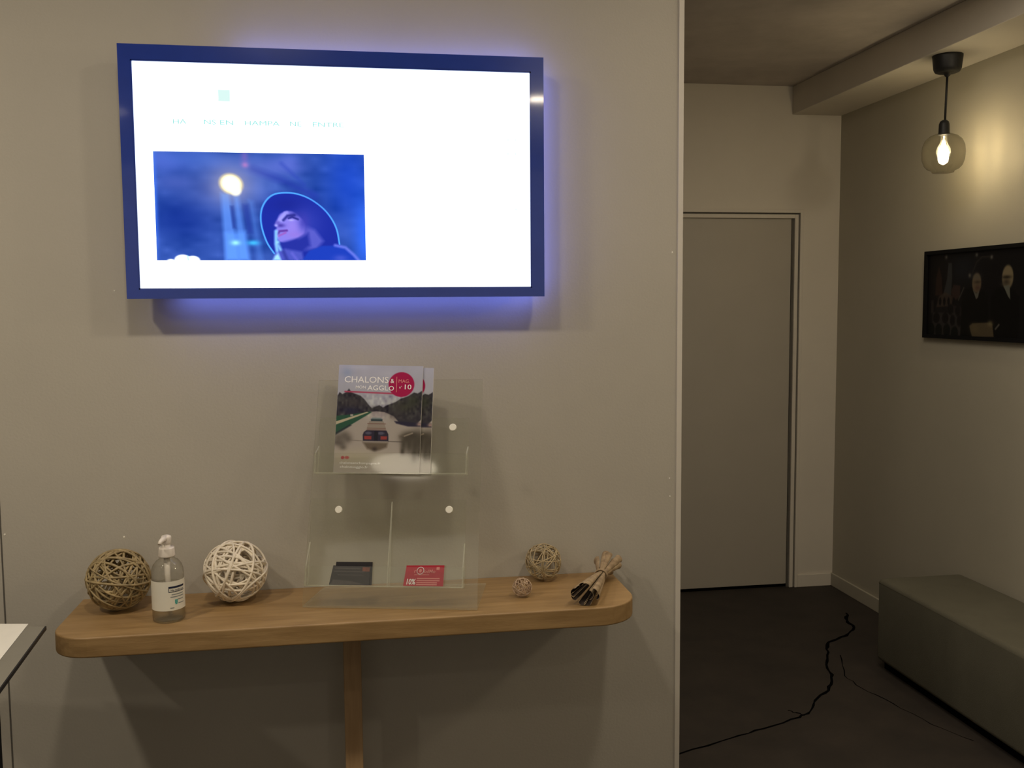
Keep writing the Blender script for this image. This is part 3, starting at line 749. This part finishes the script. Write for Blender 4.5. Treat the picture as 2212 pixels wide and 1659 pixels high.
# letters along the brand box (curved)
for i, s_ in enumerate('Handsan'):
    a = ra(289+i*7.6); T_ = Vector((-math.sin(a), math.cos(a), 0)); Nn = Vector((math.cos(a), math.sin(a), 0))
    text(s_, 'label_lettering', Vector((bx, by, ZS+.0745))+Nn*.0363, T_, (0, 0, 1), .0048, M['ink_navy'], lb, Nn, width=.0036 if s_ != 'H' else .0042)

# ================================================================== DRIED BUNDLE
bd = thing('dried_bundle', 'tied bundle of curled dry bark lying at the right end of the shelf', 'dried bundle', (.585, -.155, ZS))
A0 = Vector((.522, -.278, ZS+.028)); A1 = Vector((.598, -.128, ZS+.029)); A2 = Vector((.640, -.045, ZS+.036))
rs = random.Random(4)
def bark(k, n):
    ax = (A1-A0).normalized(); sd = ax.cross(Vector((0, 0, 1))).normalized(); upv = sd.cross(ax)
    th = 2*PI*k/n+rs.uniform(-.25, .25)
    if k == n-1: th = 0; 
    rows = []; ns = 12; hw = rs.uniform(.8, 1.2)
    ln0 = rs.uniform(-.008, .012); ln1 = rs.uniform(-.012, .01)
    for i in range(ns+1):
        t = i/ns
        if t < .6:
            c = A0.lerp(A1, t/.6); s_ = 1-t/.6; rad = .007+.0160*s_**.75; wd = (.0042+.0062*s_**.8)*hw
        else:
            s_ = (t-.6)/.4; c = A1.lerp(A2, s_); rad = .007+.018*s_**1.2; wd = (.0045+.0070*s_)*hw
        if i == 0: c = c-ax*ln0
        if i == ns: c = c+ax*ln1
        rad *= (.35 if k == n-1 else 1)
        d = sd*math.cos(th)*1.12+upv*math.sin(th)*.92; tg = -sd*math.sin(th)+upv*math.cos(th)
        ctr = c+d*rad; row = []
        for j in range(9):                       # curled cross-section, open towards the inside
            a = (j/8-.5)*2*PI*.50
            row.append(ctr+d*(wd*.75*math.cos(a))+tg*(wd*math.sin(a)))
        rows.append(row)
    b = MB(); base = [p for r in rows for p in r]
    zmin = ZS+.0012
    base = [Vector((p.x, p.y, max(p.z, zmin))) for p in base]
    inn = []
    for r_i, r in enumerate(rows):
        cc_ = sum((Vector(p) for p in r), Vector())/9
        inn += [Vector(p).lerp(cc_, .14) for p in r]
    inn = [Vector((p.x, p.y, max(p.z, zmin+.0004))) for p in inn]
    F = [(i*9+j, i*9+j+1, (i+1)*9+j+1, (i+1)*9+j) for i in range(ns) for j in range(8)]
    b.add(base, F, 0, True); b.add(inn, [f[::-1] for f in F], 1, True)
    nb = len(base)
    rim = [(j, nb+j, nb+j+1, j+1) for j in range(8)]+[(ns*9+j, ns*9+j+1, nb+ns*9+j+1, nb+ns*9+j) for j in range(8)]
    rim += [(i*9, (i+1)*9, nb+(i+1)*9, nb+i*9) for i in range(ns)]+[(i*9+8, nb+i*9+8, nb+(i+1)*9+8, (i+1)*9+8) for i in range(ns)]
    b.add(base+inn, rim, 0)
    return b.build('bark_strip', [M['bark'], M['bark_in']], bd)
for k in range(9): bark(k, 9)
ax = (A1-A0).normalized(); sd = ax.cross(Vector((0, 0, 1))).normalized(); upv = sd.cross(ax)
for q in (-.003, .0005, .004):
    b = MB(); b.tube([A1+ax*q+sd*(.0155*math.cos(a))+upv*(.0135*math.sin(a)) for a in [2*PI*i/20 for i in range(20)]], .0016, 6, True); b.build('tie', M['bark'], bd)

# ================================================================== TABLE, lower left
tb = thing('side_table', 'grey table with a thin dark edge at the lower left', 'table', (-.78, -.62, 0))
E0 = Vector((-.6528, -.3667, 0)); E1 = Vector((-.6278, -.696, 0)); ed = (E1-E0).normalized(); lf = Vector((-1, -.0, 0)); lf = Vector((ed.y, -ed.x, 0))
lf = lf if lf.x < 0 else -lf
C0 = E0; C1 = E0+ed*.62; C2 = C1+lf*.50; C3 = C0+lf*.50
bk = Vector((-.7511+.6912, -.3338+.3448, 0)).normalized(); C3 = C0+bk*.50; C2 = C1+bk*.50
b = MB(); b.prism([(p.x, p.y) for p in (C0, C3, C2, C1)], .893, .900); b.build('table_top', M['table'], tb, bevel=.001)
b = MB(); e_ = [C0-lf*.0, C1, C1-lf*.003, C0-lf*.003]
b.prism([(p.x, p.y) for p in e_], .893, .9003); b.build('edge_band', M['black'], tb)
def bar(name, p, wx, wy, z0_, z1_, material):
    b = MB(); q = [p, p+ed*wy, p+ed*wy+lf*wx, p+lf*wx]; b.prism([(k.x, k.y) for k in q], z0_, z1_); return b.build(name, material, tb, bevel=.001)
for (s_, q_) in [(.59, 0), (.02, .46), (.59, .46), (.02, .28)]:
    bar('leg', C0+ed*s_+lf*(.004 if not q_ else q_), .022, .022, 0, .893, M['steel'])
pp = thing('paper_sheet', 'white paper sheet with a faint orange mark on the grey table', 'paper', (-.69, -.345, .9005))
T0 = Vector((-.6912, -.3468, .9006)); T1 = Vector((-.7511-.15, -.3338+.011+.014, .9006)); 
Q = [T0, T0+ed*.297, T0+ed*.297+bk*.21, T0+bk*.21]
b = MB(); b.plate(Q, (0, 0, 1), .0006); sheet_o = b.build('sheet', M['paper'], pp)
b = MB(); kx = [Vector((-.748, -.372, .9013)), Vector((-.748, -.3765, .9013)), Vector((-.737, -.3785, .9013)), Vector((-.737, -.374, .9013))]
b.plate(kx, (0, 0, 1), .0001); b.build('orange_mark', mat('faint_orange_ink', (.72, .48, .28, 1), .6, var=.1), sheet_o)

# ================================================================== PENDANT LAMP
px_, py_ = 2.372, 1.186
pl = thing('pendant_lamp', 'black pendant lamp with a smoked glass globe under the boxed beam', 'lamp', (px_, py_, 2.545))
b = MB(); b.lathe([(0, 2.545), (.058, 2.545), (.058, 2.538), (.053, 2.492), (.047, 2.480), (.038, 2.476), (.014, 2.474), (.010, 2.464), (.005, 2.460), (0, 2.460)], (px_, py_, 0), 36); b.build('canopy', M['black'], pl)
b = MB(); b.tube([(px_, py_, 2.462), (px_-.002, py_, 2.38), (px_-.004, py_, 2.285)], .0045, 8); b.build('cable', M['black'], pl)
gx = px_-.007
b = MB(); b.lathe([(0, 2.289), (.010, 2.289), (.017, 2.283), (.0205, 2.272), (.0215, 2.240), (.023, 2.236), (.023, 2.230), (.0, 2.230)], (gx, py_, 0), 28); b.build('socket', M['black'], pl)
b = MB(); gp = [(.018, 2.236), (.030, 2.234), (.052, 2.226), (.070, 2.210), (.080, 2.188), (.083, 2.160), (.081, 2.132), (.073, 2.108), (.060, 2.094), (.044, 2.087), (.042, 2.081), (.040, 2.0795), (0, 2.0795)]
b.lathe(gp, (gx, py_, 0), 48); b.build('glass_globe', M['smoked'], pl)
b = MB(); b.lathe([(0, 2.230), (.012, 2.228), (.013, 2.205), (.016, 2.195), (.026, 2.175), (.028, 2.160), (.022, 2.142), (.012, 2.132), (.008, 2.118), (0, 2.116)], (gx, py_, 0), 24)
bulb = b.build('bulb', clear('clear_bulb_glass', (.97, .95, .90, 1), .03), pl)
b = MB()
for k in range(6):
    a = 2*PI*k/6; b.tube([(gx+.004*math.cos(a), py_+.004*math.sin(a), 2.205), (gx+.013*math.cos(a), py_+.013*math.sin(a), 2.170), (gx+.005*math.cos(a), py_+.005*math.sin(a), 2.130)], .0016, 6)
b.build('filament', M['filament'], bulb)
point((gx, py_, 2.168), 3.4, (1, .90, .66), .022)

# ================================================================== FRAMED PICTURE
pc = thing('framed_picture', 'black framed dark photograph of two men in suits on the passage wall', 'picture', (2.557, 1.26, 1.59))
yl, yr, zt, zb = 1.585, .895, 1.783, 1.395
b = MB(); fwid = .016
b.box(2.545, yr, zb, XR, yl, zb+fwid); b.box(2.545, yr, zt-fwid, XR, yl, zt); b.box(2.545, yr, zb+fwid, XR, yr+fwid, zt-fwid); b.box(2.545, yl-fwid, zb+fwid, XR, yl, zt-fwid)
b.build('frame', M['frame'], pc)
b = MB(); b.box(2.556, yr+fwid, zb+fwid, XR-.001, yl-fwid, zt-fwid); b.build('backing', M['black'], pc)
# canvas in metres from the upper left corner of the frame
cv = Canvas((0, 0, .690, .388), 242, 136, (22, 20, 26))
def P_(zx, zy):         # crop units -> metres on the picture
    u = np.interp(zx, [150, 320, 480, 580, 835, 930, 1260, 1420, 1480], [.018, .098, .180, .235, .363, .411, .562, .632, .658])
    top = np.interp(zx, [180, 1480], [280, 150]); bot = np.interp(zx, [180, 1480], [1455, 1525])
    return (float(u), float(.388*(zy-top)/(bot-top)))
def PP(l): return [P_(*q) for q in l]
cv.blob(*P_(640, 520), .10, .07, (46, 52, 66), .7); cv.blob(*P_(300, 700), .08, .1, (40, 32, 34), .6); cv.blob(*P_(400, 1150), .12, .07, (44, 40, 48), .6)
sf = .003
cv.poly(PP([(270, 880), (280, 640), (320, 470), (365, 640), (380, 880)]), (74, 52, 46), sf, .9)
cv.poly(PP([(390, 880), (440, 640), (455, 430), (500, 430), (510, 640), (500, 880)]), (84, 86, 90), sf, .9)
cv.poly(PP([(500, 820), (530, 730), (620, 740), (620, 900), (520, 960)]), (86, 64, 62), sf, .9); cv.line(PP([(670, 770), (600, 940)]), .003, (100, 96, 92), .002)
cv.poly(PP([(290, 1040), (330, 890), (420, 830), (510, 880), (520, 1020)]), (100, 84, 76), sf, .85)
for zx in (280, 350, 410, 470, 540): cv.ell(*P_(zx, 960), .009, .018, (24, 20, 26), .002)
cv.poly(PP([(210, 950), (250, 940), (250, 1120), (210, 1120)]), (84, 74, 72), sf, .7); cv.poly(PP([(520, 1010), (640, 1040), (660, 1180), (540, 1120)]), (74, 62, 64), sf, .7)
cv.poly(PP([(240, 1110), (560, 1120), (660, 1190), (640, 1440), (230, 1440)]), (84, 78, 78), sf, .75)
for zx, zy in [(300, 1185), (430, 1190), (530, 1220), (620, 1230), (500, 1070), (595, 1090)]: cv.ell(*P_(zx, zy), .024 if zx < 450 else .018, .024, (26, 22, 28), .003)
for zx, zy in [(340, 1360), (455, 1360), (560, 1400), (225, 1350)]: cv.ell(*P_(zx, zy), .025, .030, (14, 20, 22), .003)
for zx, zy in [(420, 350), (830, 315), (1030, 345), (745, 600)]: cv.blob(*P_(zx, zy), .009, .009, (165, 160, 150), .9)
cv.line(PP([(780, 560), (830, 420), (900, 345), (1000, 340)]), .004, (70, 66, 62), .003, .7)
cv.poly(PP([(640, 1440), (650, 900), (700, 790), (800, 760), (900, 780), (990, 850), (1040, 1440)]), (10, 10, 13), sf)
cv.poly(PP([(1030, 1440), (1040, 900), (1110, 770), (1220, 720), (1330, 790), (1430, 900), (1440, 1470)]), (8, 8, 11), sf)
cv.ell(*P_(840, 705), .030, .042, (160, 140, 112), .004); cv.blob(*P_(835, 620), .028, .014, (140, 132, 120), .8); cv.blob(*P_(855, 770), .02, .014, (120, 84, 78), .8); cv.blob(*P_(850, 690), .024, .007, (86, 70, 60), .8)
cv.poly(PP([(795, 800), (840, 850), (880, 800), (865, 900), (840, 930)]), (140, 138, 128), .002)
cv.ell(*P_(1255, 620), .034, .048, (186, 168, 132), .004); cv.blob(*P_(1240, 620), .027, .007, (40, 34, 30), .9); cv.blob(*P_(1240, 690), .02, .012, (70, 56, 48), .8); cv.blob(*P_(1225, 720), .026, .010, (120, 110, 96), .6)
cv.poly(PP([(1205, 745), (1285, 730), (1300, 930), (1270, 890)]), (150, 152, 140), .002)
cv.poly(PP([(760, 1300), (800, 1260), (1000, 1250), (1070, 1270), (1095, 1450), (800, 1450)]), (128, 112, 86), .003); cv.blob(*P_(1040, 1265), .018, .012, (176, 160, 120), .9); cv.blob(*P_(830, 1330), .03, .02, (146, 130, 96), .8)
cv.line(PP([(1115, 1340), (1160, 1280)]), .004, (130, 126, 118), .002)
cv.a *= .62
t = np.clip((cv.X-.632)/.004, 0, 1); cv.mix(t, (12, 12, 16), 1)
# sheet faces -x: left edge at large y
cv.sheet('photograph', (2.5555, yl-.002, zt-.002), (2.5555, yr+.002, zt-.002), (2.5555, yl-.002, zb+.002), M['poster'], pc, (-1, 0, 0), .0003)

# ================================================================== BENCH
bn = thing('upholstered_bench', 'long grey upholstered bench along the passage wall on a black plinth', 'bench', (2.35, .2, 0))
xb = 2.165
b = MB(); b.box(xb, -1.2, .035, XR-.014, 1.262, .389); b.build('bench_body', M['fabric'], bn, bevel=.022, bseg=4, auto=True)
b = MB(); b.box(xb+.03, -1.18, 0, XR-.03, 1.24, .05); b.build('plinth', M['crack'], bn)
b = MB(); b.tube([(xb+.004, -1.18, .370), (xb+.004, 1.250, .370)], .004, 6); b.tube([(xb+.01, 1.259, .370), (XR-.03, 1.259, .370)], .004, 6); b.build('piping', M['fabric'], bn)
